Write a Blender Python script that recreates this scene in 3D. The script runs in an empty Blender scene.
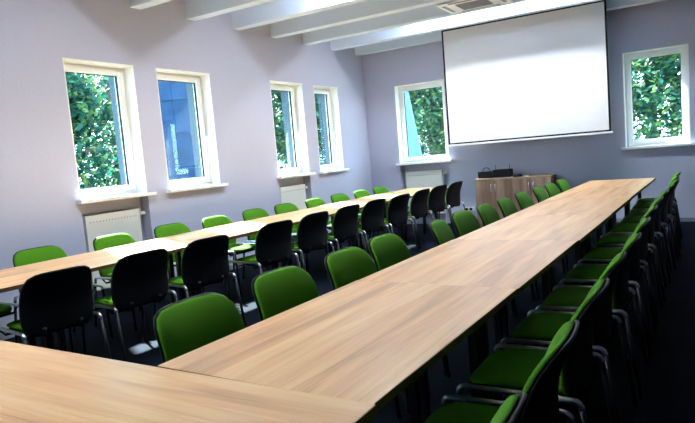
import bpy, bmesh, math, random
from mathutils import Vector, Matrix
random.seed(7)
C = bpy.context.scene.collection
PI = math.pi

# ------------------------------------------------------------------ helpers
def link(name, bm, mat, parent=None, smooth=False, bevel=0, segs=2):
    me = bpy.data.meshes.new(name)
    bmesh.ops.recalc_face_normals(bm, faces=bm.faces)
    bm.to_mesh(me); bm.free()
    me.materials.append(mat)
    if smooth:
        for p in me.polygons: p.use_smooth = True
    o = bpy.data.objects.new(name, me); C.objects.link(o)
    if parent: o.parent = parent
    if bevel:
        m = o.modifiers.new('bevel', 'BEVEL'); m.width = bevel; m.segments = segs; m.limit_method = 'ANGLE'
    return o

def box(bm, x0, x1, y0, y1, z0, z1):
    vs = [bm.verts.new(p) for p in ((x0,y0,z0),(x1,y0,z0),(x1,y1,z0),(x0,y1,z0),(x0,y0,z1),(x1,y0,z1),(x1,y1,z1),(x0,y1,z1))]
    for f in ((0,3,2,1),(4,5,6,7),(0,1,5,4),(1,2,6,5),(2,3,7,6),(3,0,4,7)):
        bm.faces.new([vs[i] for i in f])
    return bm

def boxes(*a):
    bm = bmesh.new()
    for b in a: box(bm, *b)
    return bm

def tube(bm, pts, r, n=10, ry=None, caps=True):
    pts = [Vector(p) for p in pts]; ry = ry or r
    rings = []
    ref = Vector((0, 1, 0))
    for i, p in enumerate(pts):
        t = (pts[min(i+1, len(pts)-1)] - pts[max(i-1, 0)]).normalized()
        a = ref if abs(t.dot(ref)) < .9 else Vector((1, 0, 0))
        u = t.cross(a).normalized(); v = t.cross(u).normalized()
        rings.append([bm.verts.new(p + u*math.cos(2*PI*k/n)*r + v*math.sin(2*PI*k/n)*ry) for k in range(n)])
    for a, b in zip(rings, rings[1:]):
        for k in range(n):
            bm.faces.new((a[k], a[(k+1) % n], b[(k+1) % n], b[k]))
    if caps:
        bm.faces.new(rings[0][::-1]); bm.faces.new(rings[-1])
    return bm

def pad(w, d, top, bot, fn, exp=4.0, nseg=40, sharp=3.0, taper=0.0):
    """cushion: superellipse outline w x d, bulging by top and bot, mapped by fn(a, b, h)"""
    bm = bmesh.new()
    rs = [.25, .5, .72, .86, .94, .98, 1.0]
    def out(th):
        c, s = math.cos(th), math.sin(th)
        k = (abs(c)**exp + abs(s)**exp)**(-1/exp)
        return c*k, s*k
    def ring(r, h):
        L = []
        for k in range(nseg):
            a, b = out(2*PI*k/nseg)
            a *= r*w/2; b *= r*d/2
            a *= 1 - taper*(b/(d/2))
            L.append(bm.verts.new(fn(a, b, h)))
        return L
    up = [ring(r, top*(1-r**sharp)**(1/sharp)) for r in rs]
    dn = [ring(r, -bot*(1-r**sharp)**(1/sharp)) for r in rs[:-1]]
    for seq, h in ((up, top), (dn + [up[-1]], -bot)):
        c = bm.verts.new(fn(0, 0, h))
        for k in range(nseg):
            bm.faces.new((c, seq[0][k], seq[0][(k+1) % nseg]))
        for a, b in zip(seq, seq[1:]):
            for k in range(nseg):
                bm.faces.new((a[k], a[(k+1) % nseg], b[(k+1) % nseg], b[k]))
    return bm

def thing(name, label, cat, loc=(0,0,0), rz=0, group=None):
    o = bpy.data.objects.new(name, None); C.objects.link(o)
    o.location = loc; o.rotation_euler = (0,0,rz); o.empty_display_size = .1
    o['label'] = label; o['category'] = cat
    if group: o['group'] = group
    return o

def tag(o, label, cat, group=None):
    o['label'] = label; o['category'] = cat
    if group: o['group'] = group
    return o

def struct(name, bm, mat, **k):
    o = link(name, bm, mat, **k); o['kind'] = 'structure'; return o

def dup(root, loc, rz):
    r = root.copy(); C.objects.link(r); r.location = loc; r.rotation_euler = (0,0,rz)
    for ch in list(root.children):
        c = ch.copy(); C.objects.link(c); c.parent = r
        for g in list(ch.children):
            d = g.copy(); C.objects.link(d); d.parent = c
    return r

# ------------------------------------------------------------------ materials
def mat(name, col, rough=.5, metal=0, spec=.5, **k):
    m = bpy.data.materials.new(name); m.use_nodes = True
    b = m.node_tree.nodes['Principled BSDF']
    b.inputs['Base Color'].default_value = (*col, 1); b.inputs['Roughness'].default_value = rough
    b.inputs['Metallic'].default_value = metal; b.inputs['Specular IOR Level'].default_value = spec
    for a, v in k.items(): b.inputs[a].default_value = v
    return m

def noisy(name, c1, c2, scale, rough=.6, bump=0, spec=.5, detail=4, coords='Object', stretch=(1,1,1)):
    m = mat(name, c1, rough, 0, spec); N = m.node_tree.nodes; L = m.node_tree.links
    b = N['Principled BSDF']
    tc = N.new('ShaderNodeTexCoord'); mp = N.new('ShaderNodeMapping'); mp.inputs['Scale'].default_value = stretch
    n = N.new('ShaderNodeTexNoise'); n.inputs['Scale'].default_value = scale; n.inputs['Detail'].default_value = detail
    r = N.new('ShaderNodeValToRGB')
    r.color_ramp.elements[0].position = .35; r.color_ramp.elements[1].position = .65
    r.color_ramp.elements[0].color = (*c1, 1); r.color_ramp.elements[1].color = (*c2, 1)
    L.new(tc.outputs[coords], mp.inputs[0]); L.new(mp.outputs[0], n.inputs[0]); L.new(n.outputs[0], r.inputs[0])
    L.new(r.outputs[0], b.inputs['Base Color'])
    if bump:
        bp = N.new('ShaderNodeBump'); bp.inputs['Strength'].default_value = bump; bp.inputs['Distance'].default_value = .002
        L.new(n.outputs[0], bp.inputs['Height']); L.new(bp.outputs[0], b.inputs['Normal'])
    return m

def wood(name, dark, mid, light, rough, spec=.5, vertical=False, plank=.16):
    """laminate with long streaks along local x (or local z)"""
    m = mat(name, mid, rough, 0, spec); N = m.node_tree.nodes; L = m.node_tree.links
    b = N['Principled BSDF']; tc = N.new('ShaderNodeTexCoord')
    oi = N.new('ShaderNodeObjectInfo')
    off = N.new('ShaderNodeVectorMath'); off.operation = 'SCALE'
    comb = N.new('ShaderNodeCombineXYZ')
    for i in range(3): L.new(oi.outputs['Random'], comb.inputs[i])
    L.new(comb.outputs[0], off.inputs[0]); off.inputs['Scale'].default_value = 9
    add = N.new('ShaderNodeVectorMath'); L.new(tc.outputs['Object'], add.inputs[0]); L.new(off.outputs[0], add.inputs[1])
    def noise(sc, scale, detail, dist=0):
        mp = N.new('ShaderNodeMapping'); mp.inputs['Scale'].default_value = sc
        n = N.new('ShaderNodeTexNoise'); n.inputs['Scale'].default_value = scale; n.inputs['Detail'].default_value = detail
        n.inputs['Distortion'].default_value = dist
        L.new(add.outputs[0], mp.inputs[0]); L.new(mp.outputs[0], n.inputs[0]); return n
    s1 = (8, 8, .6) if vertical else (.7, 9, 8)
    s2 = (40, 40, 1.5) if vertical else (1.6, 45, 30)
    a = noise(s1, 1.3, 5, .6); f = noise(s2, 2.0, 3, .2)
    # staves with slightly different tones
    sp = N.new('ShaderNodeSeparateXYZ'); L.new(tc.outputs['Object'], sp.inputs[0])
    dv = N.new('ShaderNodeMath'); dv.operation = 'DIVIDE'; L.new(sp.outputs['X' if vertical else 'Y'], dv.inputs[0]); dv.inputs[1].default_value = plank
    fl = N.new('ShaderNodeMath'); fl.operation = 'FLOOR'; L.new(dv.outputs[0], fl.inputs[0])
    wn = N.new('ShaderNodeTexWhiteNoise'); wn.noise_dimensions = '2D'
    cb = N.new('ShaderNodeCombineXYZ'); L.new(fl.outputs[0], cb.inputs[0]); L.new(oi.outputs['Random'], cb.inputs[1]); L.new(cb.outputs[0], wn.inputs['Vector'])
    m1 = N.new('ShaderNodeMath'); m1.operation = 'MULTIPLY_ADD'; L.new(f.outputs[0], m1.inputs[0]); m1.inputs[1].default_value = .35; L.new(a.outputs[0], m1.inputs[2])
    m2 = N.new('ShaderNodeMath'); m2.operation = 'MULTIPLY_ADD'; L.new(wn.outputs['Value'], m2.inputs[0]); m2.inputs[1].default_value = .16; L.new(m1.outputs[0], m2.inputs[2])
    r = N.new('ShaderNodeValToRGB'); e = r.color_ramp.elements
    e[0].position = .54; e[0].color = (*dark, 1); e[1].position = .98; e[1].color = (*light, 1)
    x = e.new(.74); x.color = (*mid, 1)
    L.new(m2.outputs[0], r.inputs[0]); L.new(r.outputs[0], b.inputs['Base Color'])
    return m

M_WALL = noisy('wall_paint', (.50,.525,.68), (.53,.555,.71), 60, .75, .05, .25)
M_DARKW = mat('wall_paint_shaded', (.05,.055,.085), .8)  # shade put into the unseen wall's colour, keeps reflections in the legs dark
M_CEIL = mat('ceiling_paint', (.68,.74,.83), .7, spec=.2)
M_BEAM = mat('beam_paint', (.66,.77,.93), .6, spec=.3)
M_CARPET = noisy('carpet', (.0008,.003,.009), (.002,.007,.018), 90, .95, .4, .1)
M_BASE = mat('baseboard_paint', (.25,.26,.33), .5)
M_WOODY = wood('table_laminate', (.66,.32,.13), (.88,.47,.205), (1.0,.65,.33), .30, .4)
M_EDGE = mat('table_edge_band', (.14,.07,.035), .7, spec=.15)
M_LEG = mat('dark_metal', (.03,.03,.04), .4, .6)
M_FAB = noisy('green_fabric', (.06,.21,.006), (.085,.27,.010), 320, .85, .5, .15)
M_SHELL = mat('black_plastic', (.004,.005,.008), .5, spec=.25)
M_CHROME = mat('chrome', (.75,.77,.84), .28, 1)
M_CHROME_SHADED = mat('chrome_shaded', (.05,.052,.058), .45, 1)  # same chrome as the side rails, shade on the legs put into colour
M_PVC = mat('white_window_plastic', (.92,.94,.95), .3)
M_SILL = mat('white_sill', (.92,.93,.95), .25)
M_RAD = mat('radiator_enamel', (.80,.79,.72), .4)
M_NICHE = mat('niche_paint', (.40,.40,.42), .8)
M_SCREEN = mat('screen_cloth', (.86,.87,.91), .8, spec=.1)
M_BLACK = mat('matt_black', (.006,.006,.009), .6, spec=.2)
M_GREY = mat('grey_plastic', (.30,.31,.36), .5)
M_CAB = wood('cabinet_laminate', (.20,.12,.08), (.30,.19,.13), (.42,.29,.20), .5, vertical=True, plank=.33)
M_CABTOP = mat('cabinet_top_laminate', (.36,.23,.15), .45)
M_OUT = mat('outer_wall_render', (.035,.065,.10), .8)
M_SHED = noisy('blue_boards', (.006,.022,.055), (.012,.038,.085), 3, .6, 0, .1)
M_PALE = mat('pale_blue_metal', (.06,.20,.26), .5)
M_BARK = noisy('bark', (.05,.035,.025), (.09,.07,.05), 12, .9, .6)
M_GRASS = noisy('lawn', (.02,.06,.01), (.04,.09,.02), 5, .9)

def glass_mat():
    m = bpy.data.materials.new('window_glass'); m.use_nodes = True
    N = m.node_tree.nodes; L = m.node_tree.links; N.clear()
    o = N.new('ShaderNodeOutputMaterial'); mx = N.new('ShaderNodeMixShader')
    t = N.new('ShaderNodeBsdfTransparent'); t.inputs[0].default_value = (.88,.97,.97,1)
    g = N.new('ShaderNodeBsdfGlossy'); g.inputs['Roughness'].default_value = .02
    f = N.new('ShaderNodeFresnel'); f.inputs[0].default_value = 1.45
    gm = N.new('ShaderNodeNewGeometry'); io = N.new('ShaderNodeMath'); io.operation = 'MULTIPLY_ADD'
    io.inputs[1].default_value = -.76; io.inputs[2].default_value = 1.45
    L.new(gm.outputs['Backfacing'], io.inputs[0]); L.new(io.outputs[0], f.inputs[0])
    L.new(f.outputs[0], mx.inputs[0]); L.new(t.outputs[0], mx.inputs[1]); L.new(g.outputs[0], mx.inputs[2]); L.new(mx.outputs[0], o.inputs[0])
    return m
M_GLASS = glass_mat()

def leaf_mat(name, c1, c2, c3):
    m = mat(name, c1, .5, spec=.3); N = m.node_tree.nodes; L = m.node_tree.links
    g = N.new('ShaderNodeNewGeometry'); r = N.new('ShaderNodeValToRGB'); e = r.color_ramp.elements
    e[0].color = (*c1, 1); e[1].color = (*c3, 1); e[1].position = 1; x = e.new(.6); x.color = (*c2, 1)
    L.new(g.outputs['Random Per Island'], r.inputs[0]); b = N['Principled BSDF']; L.new(r.outputs[0], b.inputs['Base Color'])
    tr = N.new('ShaderNodeBsdfTranslucent'); L.new(r.outputs[0], tr.inputs[0])
    mx = N.new('ShaderNodeMixShader'); mx.inputs[0].default_value = .4
    L.new(b.outputs[0], mx.inputs[1]); L.new(tr.outputs[0], mx.inputs[2]); L.new(mx.outputs[0], N['Material Output'].inputs[0])
    return m
M_LEAFA = leaf_mat('leaves_dark', (.006,.035,.028), (.020,.115,.080), (.15,.25,.06))
M_LEAFB = leaf_mat('leaves_light', (.010,.060,.040), (.038,.165,.095), (.20,.30,.08))

def emit(name, col, s):
    m = bpy.data.materials.new(name); m.use_nodes = True; N = m.node_tree.nodes; L = m.node_tree.links; N.clear()
    o = N.new('ShaderNodeOutputMaterial'); e = N.new('ShaderNodeEmission'); e.inputs[0].default_value = (*col, 1); e.inputs[1].default_value = s
    L.new(e.outputs[0], o.inputs[0]); return m

# ------------------------------------------------------------------ room
W, D, XR, YB = -5.37, 10.02, 2.9, -3.0      # left wall, far wall, right wall, wall behind
CZ, BZ = 3.66, 3.22                         # ceiling, underside of the beams
WT = .42                                    # wall thickness
ZT, ZS = 2.585, 1.16                        # window openings
LW = [(-1.25,-.40), (.55,1.40), (3.76,4.62), (4.94,5.83), (7.09,7.93), (8.25,9.02)]  # first two are out of view, added for daylight on the near tables
LNICHE = {2, 4}
FW = [(-4.746,-3.775), (-.917,-.045)]
NB = .14                                    # niche depth

def wall_with_holes(a0, a1, holes, niches, mapf, name):
    """wall slab in (a, depth 0..WT outwards, z); holes are full depth, niches shallow"""
    bm = bmesh.new()
    def q(a_0, a_1, d0, d1, z0, z1):
        p = [mapf(a, d, z) for a, d, z in ((a_0,d0,z0),(a_1,d0,z0),(a_1,d1,z0),(a_0,d1,z0),(a_0,d0,z1),(a_1,d0,z1),(a_1,d1,z1),(a_0,d1,z1))]
        vs = [bm.verts.new(v) for v in p]
        for f in ((0,3,2,1),(4,5,6,7),(0,1,5,4),(1,2,6,5),(2,3,7,6),(3,0,4,7)): bm.faces.new([vs[i] for i in f])
    cur = a0
    for i, (h0, h1) in enumerate(holes):
        q(cur, h0, 0, WT, 0, CZ)
        q(h0, h1, 0, WT, ZT, CZ)
        if i in niches: q(h0, h1, NB, WT, 0, ZS)
        else: q(h0, h1, 0, WT, 0, ZS)
        cur = h1
    q(cur, a1, 0, WT, 0, CZ)
    return struct(name, bm, M_WALL)

wall_with_holes(YB-.3, D+WT, LW, LNICHE, lambda a, d, z: (W-d, a, z), 'wall_left')
wall_with_holes(W, XR, FW, {0}, lambda a, d, z: (a, D+d, z), 'wall_far')
struct('wall_right', boxes((XR, XR+.3, YB-.3, D+WT, 0, CZ)), M_DARKW)
struct('wall_back', boxes((W, XR, YB-.3, YB, 0, CZ)), M_WALL)
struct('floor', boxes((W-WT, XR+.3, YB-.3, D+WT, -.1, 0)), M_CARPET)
struct('ceiling', boxes((W-WT, XR+.3, YB-.3, D+WT, CZ, CZ+.2)), M_CEIL)
for nm, b in (('baseboard_far', (-3.72, XR, D-.012, D, 0, .06)), ('baseboard_left', (W, W+.012, 4.66, 7.05, 0, .06)), ('baseboard_right', (XR-.012, XR, YB, D-.012, 0, .06))):
    struct(nm, boxes(b), M_BASE)
k = -9
n = 1
while k <= 6:
    y = 4.667 + .848*k
    if y > YB+.1:
        struct('trim_%d' % n, boxes((W, XR, y, y+.15, BZ, CZ)), M_BEAM, bevel=.006); n += 1
    k += 1

# windows: local frame a along wall, d outward, z up
def window(idx, h0, h1, mapf, hinge_high, side_out=.10):
    root = bpy.data.objects.new('window_%d' % idx, None); C.objects.link(root); root['kind'] = 'structure'
    c = mapf((h0+h1)/2, 0, ZS); root.location = c
    def B(name, m, lst, bevel=.004):
        bm = bmesh.new()
        for (a0, a1, d0, d1, z0, z1) in lst:
            p, q = Vector(mapf(a0, d0, z0)) - Vector(c), Vector(mapf(a1, d1, z1)) - Vector(c)
            box(bm, min(p.x,q.x), max(p.x,q.x), min(p.y,q.y), max(p.y,q.y), min(p.z,q.z), max(p.z,q.z))
        return link(name, bm, m, root, bevel=bevel)
    g, t = .16, .07; f = .055; e = .065
    B('reveal_lining', M_PVC, [(h0-.001+.001, h0+.012, .0, g, ZS, ZT), (h1-.012, h1, .0, g, ZS, ZT), (h0, h1, .0, g, ZT-.012, ZT)], 0)
    B('window_frame', M_PVC, [(h0, h0+f, g, g+t, ZS, ZT), (h1-f, h1, g, g+t, ZS, ZT), (h0+f, h1-f, g, g+t, ZS, ZS+f), (h0+f, h1-f, g, g+t, ZT-f, ZT)])
    s0, s1, b0, b1 = h0+f-.015, h1-f+.015, ZS+f-.015, ZT-f+.015
    sash = B('sash', M_PVC, [(s0, s0+e, g-.018, g+.05, b0, b1), (s1-e, s1, g-.018, g+.05, b0, b1), (s0+e, s1-e, g-.018, g+.05, b0, b0+e), (s0+e, s1-e, g-.018, g+.05, b1-e, b1)])
    B('gasket', M_BLACK, [(s0+e, s0+e+.008, g+.005, g+.03, b0+e, b1-e), (s1-e-.008, s1-e, g+.005, g+.03, b0+e, b1-e), (s0+e, s1-e, g+.005, g+.03, b0+e, b0+e+.006), (s0+e, s1-e, g+.005, g+.03, b1-e-.006, b1-e)], 0)
    B('glass', M_GLASS, [(s0+e, s1-e, g+.015, g+.02, b0+e, b1-e)], 0)
    hz = ZS + .62; ha = (s1 - e/2) if hinge_high else (s0 + e/2)
    B('handle', M_PVC, [(ha-.014, ha+.014, g-.03, g-.018, hz-.04, hz+.04), (ha-.008, ha+.008, g-.055, g-.03, hz-.008, hz+.008), (ha-.010, ha+.010, g-.068, g-.052, hz-.115, hz+.012)], .003)
    B('sill', M_SILL, [(h0-.05, h1+.06, -.085, 0, ZS-.035, ZS+.001), (h0, h1, 0, g, ZS-.002, ZS+.004)], .004)
    B('outer_reveal', M_OUT, [(h0, h0+.01, g+t, WT, ZS, ZT), (h1-.01, h1, g+t, WT, ZS, ZT), (h0, h1, g+t, WT, ZT-.01, ZT), (h0, h1, g+t, WT+.04, ZS, ZS+.012)], 0)
    return root
for i, (a, b) in enumerate(LW): window(i+1, a, b, lambda a, d, z: (W-d, a, z), True)
for i, (a, b) in enumerate(FW): window(i+7, a, b, lambda a, d, z: (a, D+d, z), True)

# ------------------------------------------------------------------ radiators (local: x along wall, -y into room)
def radiator(width, loc, rz, label):
    t = thing('radiator', label, 'radiator', loc, rz, 'radiators under the windows')
    w = width/2; z0, z1 = .20, .985
    bm = boxes((-w, w, .0, .014, z0, z1), (-w, w, -.055, -.041, z0, z1))
    nb = len(bm.faces)
    for i in range(16):
        x = -w + .05 + i*(width-.10)/15
        box(bm, x-.007, x+.007, -.057, -.054, z1-.075, z1-.062)
    bm.faces.ensure_lookup_table()
    for f_ in bm.faces[nb:]: f_.material_index = 1
    fp = link('panels', bm, M_RAD, t, bevel=.002); fp.data.materials.append(M_GREY)
    bm = bmesh.new()
    nf = int(width/.04)
    for i in range(nf):
        x = -w + .02 + i*(width-.04)/(nf-1)
        box(bm, x-.006, x+.006, -.040, -.001, z0+.03, z1-.03)
    link('fins', bm, M_RAD, t)
    link('side_cover', boxes((-w-.006, -w, -.058, .016, z0, z1+.004)), M_RAD, t, bevel=.002)
    link('side_cover', boxes((w, w+.006, -.058, .016, z0, z1+.004)), M_RAD, t, bevel=.002)
    bm = boxes((-w, w, -.05, .008, z1-.002, z1+.004))
    link('top_grille', bm, M_RAD, t, bevel=.001)
    v = link('valve', tube(bmesh.new(), [(w+.006,-.02,.93),(w+.04,-.02,.93)], .012), M_CHROME, t, smooth=False)
    link('thermostat_head', tube(bmesh.new(), [(w+.035,-.02,.93),(w+.06,-.02,.93),(w+.10,-.02,.93)], .022, 14), M_RAD, v)
    link('pipe', tube(bmesh.new(), [(w+.025,-.02,.93),(w+.025,-.02,0)], .008), M_RAD, t)
    for s in (-1, 1):
        link('bracket', boxes((s*w*.7-.012, s*w*.7+.012, .014, .048, z0+.05, z1-.05)), M_RAD, t)
    return t
# left wall: local -y must point to +x -> rz = +90deg
radiator(.68, (W-NB+.05, 4.16, 0), PI/2, 'cream panel radiator in the niche under the nearest visible window of the left wall')
radiator(.66, (W-NB+.05, 7.48, 0), PI/2, 'cream panel radiator in the left wall niche under the third window, before the room corner')
radiator(.70, (-4.30, D+NB-.05, 0), 0, 'cream panel radiator in the far wall niche, left of the cabinet')

# ------------------------------------------------------------------ tables (local x = grain)
TT = .028
def table(L, Wd, loc, rz, label, group, inset=(.20,.20), endin=.05):
    # inset = (far side from local +y, local -y)
    t = thing('conference_table', label, 'table', loc, rz, group)
    h = .74
    link('tabletop', boxes((-L/2+.001, L/2-.001, -Wd/2+.001, Wd/2-.001, h-TT+.001, h)), M_WOODY, t, bevel=.0015)
    link('edge_band', boxes((-L/2+.002, L/2-.002, -Wd/2, -Wd/2+.002, h-TT, h-.002), (-L/2+.002, L/2-.002, Wd/2-.002, Wd/2, h-TT, h-.002),
         (-L/2, -L/2+.002, -Wd/2, Wd/2, h-TT, h-.002), (L/2-.002, L/2, -Wd/2, Wd/2, h-TT, h-.002)), M_EDGE, t)
    xe = L/2-endin; yp, yn = Wd/2-inset[0], -Wd/2+inset[1]
    for sx in (-1, 1):
        for yy in (yn, yp):
            lg = link('leg', boxes((sx*xe-.022, sx*xe+.022, yy-.022, yy+.022, .012, h-TT-.03)), M_LEG, t, bevel=.004)
            link('foot_cap', tube(bmesh.new(), [(sx*xe, yy, 0), (sx*xe, yy, .012)], .024, 12), M_SHELL, lg)
    link('frame_rail', boxes((-xe, xe, yn-.012, yn+.012, h-TT-.03, h-TT), (-xe, xe, yp-.012, yp+.012, h-TT-.03, h-TT),
         (-xe-.022, -xe+.022, yn, yp, h-TT-.03, h-TT), (xe-.022, xe+.022, yn, yp, h-TT-.03, h-TT)), M_LEG, t)
    return t
ordn = ['first','second','third','fourth','fifth','sixth','seventh','eighth','ninth','tenth','eleventh','twelfth','thirteenth','fourteenth']
# right-hand row: x = A + KR*(y-YA)
YA, LS, KR = 1.2975, 1.3, .0336
RA, RB = -1.578, -.7345
angR = PI/2 - math.atan(KR)
def rx(y, base): return base + KR*(y-YA)
RN = 6
nom = [None]*6
for i in range(RN):
    y0 = YA + i*LS; yc = y0 + LS/2
    pl = 'touching the crosswise front table' if i == 0 else ('at the far end by the screen' if i == RN-1 else '%s from the front' % ordn[i])
    off = [.0, .004, .012, .006, .0, .004][i]
    table(LS-.0005, RB-RA-.004, (rx(yc, (RA+RB)/2)+off, yc, 0), angR, 'light oak laminate table in the right-hand row, ' + pl, 'tables of the right-hand row', (.31,.20))
# left-hand row
KL, LC = .045, -4.58
angL = PI/2 - math.atan(KL)
def lx(y, base): return base + KL*(y-2.5)
LY0, LL = 1.15, 1.36
for i in range(6):
    yc = LY0 + (i+.5)*LL
    pl = 'nearest the camera' if i == 0 else ('at the far end by the corner radiator' if i == 5 else '%s from the near end' % ordn[i])
    table(LL-.0005, .84, (lx(yc, LC)+.42, yc, 0), angL, 'oak laminate table in the window wall row, ' + pl, 'tables of the window wall row', (.27,.34))
# front cross tables
table(1.8, .86, (-.735-.9, YA-.43-.006+.9*.015, 0), -.015, 'light oak laminate table set crosswise in the foreground', 'crosswise front tables')
table(.84, .86, (-.735-1.8-.423, YA-.43-.006+2.223*.015, 0), -.015, 'short crosswise oak laminate table continuing the foreground table to the left', 'crosswise front tables')

# ------------------------------------------------------------------ chair (faces +x, origin on floor under the seat)
def bx(z, u):
    s = (z-.56)/.26
    x = -.186 - (.092*s*s if s > 0 else .02*s*s)
    return x + u*u*.38
def make_chair():
    t = thing('conference_chair', '', 'chair', (0,0,0), 0, 'x')
    def seatf(a, b, h):
        dip = -.020*max(0, (b-.10)/.12)**2 + .010*(a/.24)**2
        return (b+.015, a, .452 + h + dip)
    link('seat', pad(.405, .43, .030, .014, seatf, 4.5), M_FAB, t, smooth=True)
    link('seat_shell', pad(.39, .415, .002, .026, lambda a, b, h: (b+.015, a, .437 + h - .020*max(0, (b-.10)/.12)**2 + .010*(a/.24)**2), 4.5), M_SHELL, t, smooth=True)
    zc, hh = .622, .395
    link('backrest', pad(.465, hh, .030, .006, lambda a, b, h: (bx(zc+b, a)+h, a, zc+b), 4.8, taper=.03), M_FAB, t, smooth=True)
    link('back_shell', pad(.475, hh+.012, .004, .026, lambda a, b, h: (bx(zc+b, a)-.008+h, a, zc+b-.002), 4.8, taper=.03), M_SHELL, t, smooth=True)
    for s in (-1, 1):
        Y = s*.25
        arc1 = [(.20+.028*math.cos(q), Y, (.458-.03)+.03*math.sin(q)) for q in [0, .4, .8, 1.2, PI/2]]
        arc2 = [(-.20+.028*math.cos(q), Y, (.458-.03)+.03*math.sin(q)) for q in [PI/2, 1.95, 2.35, 2.75, PI]]
        link('side_rail', tube(bmesh.new(), arc1+arc2, .012, 10), M_CHROME, t, smooth=True)
        for fx, tx in ((.262, .228), (-.285, -.228)):
            lg = link('leg', tube(bmesh.new(), [(fx, Y+s*.012, .008), (tx, Y, .43)], .0115, 10), M_CHROME_SHADED, t, smooth=True)
            link('foot_cap', tube(bmesh.new(), [(fx, Y+s*.012, 0), (fx-(fx-tx)*.05, Y+s*.012, .022)], .0145, 10), M_SHELL, lg)
        bm = bmesh.new()
        pts = [(.10, s*.12, .405), (-.16, s*.12, .405), (-.215, s*.12, .415), (-.226, s*.12, .45), (-.222, s*.12, .47)]
        link('back_support', tube(bm, pts, .008, 8, .014), M_SHELL, t, smooth=True)
    bm = bmesh.new()
    tube(bm, [(.13, -.25, .446), (.13, -.22, .405), (.13, .22, .405), (.13, .25, .446)], .009, 8); tube(bm, [(-.12, -.25, .446), (-.12, -.22, .405), (-.12, .22, .405), (-.12, .25, .446)], .009, 8)
    link('cross_bar', bm, M_SHELL, t, smooth=True)
    return t
proto = make_chair(); first = [True]
def chair(x, y, rz, label, group):
    if first[0]:
        c = proto; c.location = (x, y, 0); c.rotation_euler = (0,0,rz); first[0] = False
    else: c = dup(proto, (x, y, 0), rz)
    c['label'] = label; c['group'] = group
BT = .275      # back top behind origin
# wall side of the window row, facing +x
g = 'green chairs between the window wall and the table'
ys = [2.26, 2.93, 3.67, 4.36, 5.02, 5.68, 6.28, 6.95, 7.58, 8.22, 8.82]
for i, y in enumerate(ys):
    top = lx(y, LC) - .33
    chair(top+BT, y, random.uniform(-.05,.05)-math.atan(KL)*0, 'green chair between window wall and table, %s from near end%s' % (ordn[i], ', mostly out of the picture' if i == 0 else ''), g)
# aisle side of the window row, facing -x
g = 'dark-backed chairs on the aisle side of the window row'
ys = [1.48, 2.28, 2.91, 3.57, 4.50, 5.18, 5.86, 6.477, 7.08, 7.81, 8.49, 9.18]
xs = [-3.50,-3.489,-3.444,-3.418,-3.42,-3.43,-3.42,-3.39,-3.326,-3.334,-3.33,-3.32]
for i, y in enumerate(ys):
    top = xs[i]
    ex = ', just before the empty place' if i == 3 else (', just after the empty place' if i == 4 else (', barely in the picture' if i == 0 else ''))
    chair(top-BT, y, PI-.13+random.uniform(-.03,.03), 'black-backed chair, aisle side of window row, %s from near end%s' % (ordn[i], ex), g)
# left side of right-hand row, facing +x
g = 'green chairs on the left of the right-hand row'
ys = [1.80, 2.41, 3.01, 3.56, 4.34, 4.885, 5.43, 5.99, 6.61, 7.25, 7.82, 8.42]
for i, y in enumerate(ys):
    top = [-1.93,-1.92,-1.87,-1.88,-1.78,-1.79,-1.75,-1.72,-1.70,-1.66,-1.64,-1.61][i]
    ex = ', just before the empty place' if i == 3 else (', just after the empty place' if i == 4 else '')
    chair(top+BT, y, random.uniform(-.06,.06)+(.12 if i == 4 else 0), 'green chair left of the right-hand tables, %s from near end%s' % (ordn[i], ex), g)
# right side of right-hand row, facing -x
g = 'green chairs on the dark right side of the right-hand row'
ys = [1.16, 1.755, 2.365, 2.95, 3.555, 4.23, 4.91, 5.58, 6.22, 6.83, 7.47, 8.07, 8.77]
xs = [-.353,-.331,-.316,-.306,-.284,-.275,-.268,-.257,-.234,-.20,-.175,-.185,-.184]
for i, y in enumerate(ys):
    chair(xs[i]-BT, y, PI+random.uniform(-.04,.04), 'green chair on the dark right side of the right-hand tables, %s from near end' % ordn[i], g)

# ------------------------------------------------------------------ projector screen
SY = 9.60
def sc(x): return x*SY/9.9
t = thing('projector_screen', 'large white projector screen with black border pulled down on the far wall', 'projector screen', ((sc(-3.718)+sc(-1.094))/2, SY, 0))
cx = t.location.x; w = (sc(-1.094)-sc(-3.718))/2; z1 = 3.335; z0 = 1.405
bw = .028
link('screen_sheet', boxes((-w+bw, w-bw, -.001, .001, z0+.045, z1-bw)), M_SCREEN, t)
link('border', boxes((-w, -w+bw, -.002, .002, z0+.02, z1), (w-bw, w, -.002, .002, z0+.02, z1), (-w+bw, w-bw, -.002, .002, z1-bw, z1+.03), (-w+bw, w-bw, -.002, .002, z0+.02, z0+.045)), M_BLACK, t)
link('bottom_bar', boxes((-w-.02, w+.02, -.015, .015, z0-.01, z0+.02)), M_PVC, t, bevel=.005)
link('roller_case', boxes((-w-.08, w+.08, -.06, .06, z1+.03, z1+.15)), M_PVC, t, bevel=.01)
for s in (-1, 1): link('hanger', boxes((s*w*.8-.02, s*w*.8+.02, -.01, .01, z1+.15, CZ)), M_GREY, t)

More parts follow.
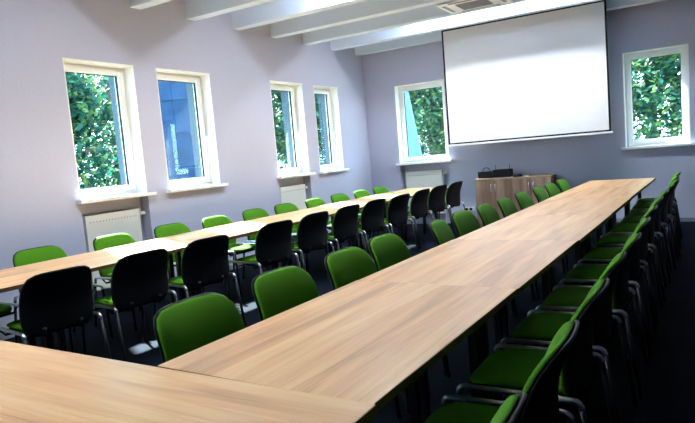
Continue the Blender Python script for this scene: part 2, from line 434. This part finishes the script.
# ------------------------------------------------------------------ AC cassette
t = thing('air_conditioner', 'white ceiling air conditioner cassette with grey intake grille between the beams', 'air conditioner', (-2.42, 7.71, BZ-.004))
r_, q_ = .40, .32
link('housing', boxes((-.38, .38, -.30, .30, .0, CZ-BZ+.003)), M_CEIL, t)
link('panel', boxes((-.42, .42, -.315, .315, -.012, .0)), M_PVC, t, bevel=.01)
gr = bmesh.new(); box(gr, -.20, .20, -.17, .17, -.016, -.012)
for i in range(11): box(gr, -.20, .20, -.165+i*.033-.004, -.165+i*.033+.004, -.022, -.016)
link('intake_grille', gr, M_GREY, t)
for b in ((-.26,.26,-.29,-.25),(-.26,.26,.25,.29),(-.37,-.33,-.2,.2),(.33,.37,-.2,.2)):
    link('louver', boxes((b[0],b[1],b[2],b[3],-.018,-.012)), M_GREY, t)

# ------------------------------------------------------------------ ceiling lamps up between the beams
M_LAMP = emit('lamp_diffuser', (.86, .94, 1), 32)
def lamp(x, y, label, s=.65):
    t = thing('ceiling_light', label, 'ceiling lamp', (x, y, CZ-.14), 0, 'ceiling lamps between the beams')
    link('housing', boxes((-s, s, -.10, .10, -.05, 0)), M_PVC, t, bevel=.005)
    for q in (-.35, .35): link('bracket', boxes((q-.02, q+.02, -.02, .02, 0, .14)), M_PVC, t)
    link('diffuser', boxes((-s+.03, s-.03, -.08, .08, -.062, -.05)), M_LAMP, t, bevel=.004)
by = lambda k: 4.667+.848*k
lamp(-3.15, by(2)-.30, 'long white ceiling lamp glowing between the beams above the window row')
lamp(-3.05, by(5)-.26, 'long white ceiling lamp glowing between the beams left of the air conditioner')
lamp(-1.65, by(5)-.26, 'long white ceiling lamp glowing between the beams right of the air conditioner')
lamp(-3.05, by(-2)+.50, 'added fill lamp, out of view between the beams over the foreground')  # unseen lamp, added to brighten the foreground tables
lamp(-3.05, by(-5)+.50, 'added fill lamp, out of view between the beams behind the camera')  # unseen lamp, added as fill from behind the view

# ------------------------------------------------------------------ cabinet
CXL, CXR, CY0, CY1, CH = -3.19, -1.96, 9.60, 10.0, .815
t = thing('cabinet', 'low wooden four-door cabinet standing under the projector screen', 'cabinet', ((CXL+CXR)/2, CY0, 0))
w = (CXR-CXL)/2
link('body', boxes((-w, w, .02, .40, .0, CH-.022)), M_CAB, t)
link('top_panel', boxes((-w-.01, w+.01, -.005, .40, CH-.022, CH)), M_CABTOP, t, bevel=.002)
dw = 2*w/4
for i in range(4):
    d = link('door', boxes((-w+i*dw+.002, -w+(i+1)*dw-.002, .0, .018, .07, CH-.026)), M_CAB, t, bevel=.0015)
    hx = -w+(i+1)*dw-.035 if i % 2 == 0 else -w+i*dw+.035
    link('handle', tube(bmesh.new(), [(hx, 0, .60), (hx, -.025, .61), (hx, -.025, .71), (hx, 0, .72)], .006, 8), M_CHROME, d, smooth=True)
# things on the cabinet
def ub(u0, u1): return u0, u1
t = thing('carry_case', 'low black case with looped carrying handle on the left end of the cabinet', 'case', (-3.04, 9.78, CH))
link('body', boxes((-.125, .125, -.09, .09, 0, .095)), M_BLACK, t, bevel=.02, segs=3)
link('lid', boxes((-.127, .127, -.092, .092, .096, .112)), M_SHELL, t, bevel=.006)
link('handle', tube(bmesh.new(), [(-.06+.0*i + .07*(1-math.cos(i*PI/8))*.9, 0, .112+.065*math.sin(i*PI/8)) for i in range(9)], .006, 8), M_SHELL, t, smooth=True)
t = thing('amplifier', 'black electronic box with two thin upright antennas on the cabinet', 'receiver', (-2.76, 9.78, CH))
link('body', boxes((-.145, .145, -.10, .10, .01, .135)), M_BLACK, t, bevel=.006)
link('front_panel', boxes((-.135, .135, -.104, -.100, .02, .125)), M_SHELL, t)
for x in (-.13, .10): link('antenna', tube(bmesh.new(), [(x, .05, .13), (x, .05, .21)], .005, 6), M_SHELL, t)
for x in (-.12, .12):
    link('foot', tube(bmesh.new(), [(x, 0, 0), (x, 0, .012)], .012, 8), M_SHELL, t)
t = thing('projector', 'small black device lying on the cabinet right of the antenna box', 'device', (-2.51, 9.76, CH))
link('body', pad(.15, .12, .045, .001, lambda a, b, h: (a, b, .001+h), 3), M_SHELL, t, smooth=True)
link('lens_ring', tube(bmesh.new(), [(.03, -.052, .022), (.03, -.068, .022)], .014, 12), M_BLACK, t)
tag(link('paper_box', boxes((-2.41, -2.34, 9.74, 9.80, CH, CH+.022)), mat('beige_card', (.45,.38,.28), .7), bevel=.002), 'tiny beige box lying on the cabinet beside the small black device', 'box')

# socket
t = thing('wall_socket', 'white multi-gang power socket low on the far wall left of cabinet', 'socket', (-3.46, D, .27))
link('cover_plate', boxes((-.11, .11, -.012, 0, -.04, .04)), M_PVC, t, bevel=.004)
for x in (-.045, .035):
    link('socket_insert', tube(bmesh.new(), [(x, -.012, 0), (x, -.016, 0)], .026, 16), M_BLACK, t)

# ------------------------------------------------------------------ outside
struct('ground', boxes((-60, 60, -40, 80, -.5, -.12)), M_GRASS)
def crown(name, parent, centre, rad, nleaf, m, size=.16):
    verts, faces = [], []
    blobs = []
    for _ in range(26):
        v = Vector((random.gauss(0,1), random.gauss(0,1), random.gauss(0,1))).normalized()*random.uniform(.35,.85)
        blobs.append((Vector((v.x*rad[0], v.y*rad[1], v.z*rad[2])), random.uniform(.28,.5)*min(rad)))
    for i in range(nleaf):
        c, r = random.choice(blobs)
        d = Vector((random.gauss(0,1), random.gauss(0,1), random.gauss(0,.7)))
        p = Vector(centre) + c + d.normalized()*r*random.uniform(.75, 1.05)
        s = size*random.uniform(.5,1.1)
        n = (Vector((0,0,1)) + Vector((random.gauss(0,.6), random.gauss(0,.6), random.gauss(0,.3)))).normalized()
        u = n.cross(Vector((random.gauss(0,1), random.gauss(0,1), .1))).normalized(); v = n.cross(u)
        b = len(verts)
        verts += [p-u*s, p-u*.2*s+v*.45*s-n*.1*s, p+u*s*.4+v*.35*s-n*.12*s, p+u*s-n*.2*s, p+u*s*.4-v*.35*s-n*.12*s, p-u*.2*s-v*.45*s-n*.1*s]
        faces += [(b,b+1,b+2,b+3,b+4,b+5)]
    me = bpy.data.meshes.new(name); me.from_pydata([tuple(v) for v in verts], [], faces); me.materials.append(m)
    o = bpy.data.objects.new(name, me); C.objects.link(o); o.parent = parent; return o
def tree(x, y, h, rad, nleaf, m, label, low=.0, size=.115):
    t = thing('tree', label, 'tree', (x, y, -.12), 0, 'trees outside the windows')
    bm = bmesh.new(); zc = h-rad[2]
    tube(bm, [(0,0,0), (.05,.03,h*.3), (-.04,.06,h*.6), (.05,0,h*.85)], .12, 9)
    for i in range(6):
        a = i*1.1+.4; z = h*(.3+.09*i)
        tube(bm, [(0,.03,z), (math.cos(a)*rad[0]*.4, math.sin(a)*rad[1]*.4, z+.3), (math.cos(a)*rad[0]*.75, math.sin(a)*rad[1]*.75, z+.5)], .04, 6)
    link('trunk', bm, M_BARK, t, smooth=True)
    crown('foliage', t, (0,0,zc), rad, nleaf, m, size)
TR = [(-11.2, 6.9, 5.2, (1.7,2.0,2.5), 15000, M_LEAFA, 'dense dark broadleaf tree outside the nearest window of the left wall'),
      (-15.4, 12.2, 6.8, (3.0,3.0,3.4), 15000, M_LEAFB, 'lighter tree beyond the blue shed, left of the building'),
      (-10.4, 14.8, 6.0, (2.0,2.2,2.9), 13000, M_LEAFA, 'tree seen through the third window of the left wall'),
      (-13.6, 20.6, 7.4, (3.6,2.8,3.7), 14000, M_LEAFB, 'tree seen through the last window of the left wall'),
      (-16.5, 4.6, 6.5, (2.4,3.0,3.2), 6000, M_LEAFB, 'pale tree standing furthest left beyond the window wall'),
      (-7.2, 17.6, 6.8, (2.3,2.0,3.4), 14000, M_LEAFB, 'bright green tree behind the left window of the far wall'),
      (-1.0, 17.8, 6.4, (2.6,2.0,3.2), 14000, M_LEAFA, 'teal green tree behind the right window of the far wall'),
      (-10.9, 27.4, 8.0, (3.4,2.6,3.8), 12000, M_LEAFA, 'dark tree behind the bright one at the left far window'),
      (-.6, 23.4, 7.0, (3.0,2.4,3.4), 6000, M_LEAFB, 'pale tree far behind the right window of the far wall')]
for a in TR: tree(*a)

# blue shed outside the second visible window
t = thing('garden_shed', 'blue boarded shed outside the second visible window of the left wall', 'shed', (-9.35, 9.55, -.12), math.radians(44))
link('walls', boxes((-.86, .86, 0, 1.2, 0, 3.0)), M_SHED, t)
bm = bmesh.new()
pr = [(-.9, 3.0), (.9, 3.0), (.9, 4.5), (-.35, 4.5)]
fr = [bm.verts.new((x, -.03, z)) for x, z in pr]; bk = [bm.verts.new((x, 1.25, z)) for x, z in pr]
bm.faces.new(fr[::-1]); bm.faces.new(bk)
for i in range(4): bm.faces.new((fr[i], fr[(i+1) % 4], bk[(i+1) % 4], bk[i]))
link('roof', bm, M_SHED, t)
link('door', boxes((-.45, .35, -.03, 0, .05, 2.3)), M_SHED, t, bevel=.005)
# pale tapered fin outside far left window
t = thing('outdoor_fin', 'pale blue tapered fin standing outside the left window of the far wall', 'post', (-5.36, 12.2, -.12))
bm = bmesh.new()
vs = [bm.verts.new(p) for p in ((-.32,-.05,0),(.34,-.05,0),(.34,.05,0),(-.32,.05,0),(-.32,-.05,3.4),(-.20,-.05,3.4),(-.20,.05,3.4),(-.32,.05,3.4))]
for f in ((0,3,2,1),(4,5,6,7),(0,1,5,4),(1,2,6,5),(2,3,7,6),(3,0,4,7)): bm.faces.new([vs[i] for i in f])
link('fin_panel', bm, M_PALE, t)
link('base_plate', boxes((-.4,.45,-.12,.12,0,.04)), M_LEG, t)

# ------------------------------------------------------------------ light
wd = bpy.data.worlds.new('World'); bpy.context.scene.world = wd; wd.use_nodes = True
bg = wd.node_tree.nodes['Background']; bg.inputs[0].default_value = (.64,.82,1,1); bg.inputs[1].default_value = 5.0
sd = bpy.data.lights.new('Sun', 'SUN'); sd.energy = 30; sd.angle = math.radians(2.0); sd.color = (1,.98,.95)
so = bpy.data.objects.new('Sun', sd); C.objects.link(so)
so.rotation_euler = Vector((.74, -.38, -.66)).to_track_quat('-Z', 'Y').to_euler()

# ------------------------------------------------------------------ camera
f, yaw, pit, roll, zc = 589.33, .5371, .0946, -.0827, 1.3901
F = Vector((-math.sin(yaw)*math.cos(pit), math.cos(yaw)*math.cos(pit), -math.sin(pit)))
R0 = Vector((math.cos(yaw), math.sin(yaw), 0)); U0 = R0.cross(F)
R = R0*math.cos(roll) + U0*math.sin(roll); U = -R0*math.sin(roll) + U0*math.cos(roll)
cd = bpy.data.cameras.new('Camera'); co = bpy.data.objects.new('Camera', cd); C.objects.link(co)
m = Matrix((( R.x, U.x, -F.x, 0), (R.y, U.y, -F.y, 0), (R.z, U.z, -F.z, zc), (0,0,0,1)))
co.matrix_world = m
cd.sensor_width = 36; cd.lens = f/695*36; cd.clip_start = .02
S = bpy.context.scene; S.camera = co
S.view_settings.view_transform = 'Standard'; S.view_settings.look = 'None'; S.view_settings.gamma = 1
S.view_settings.use_curve_mapping = False; S.view_settings.exposure = 1.52
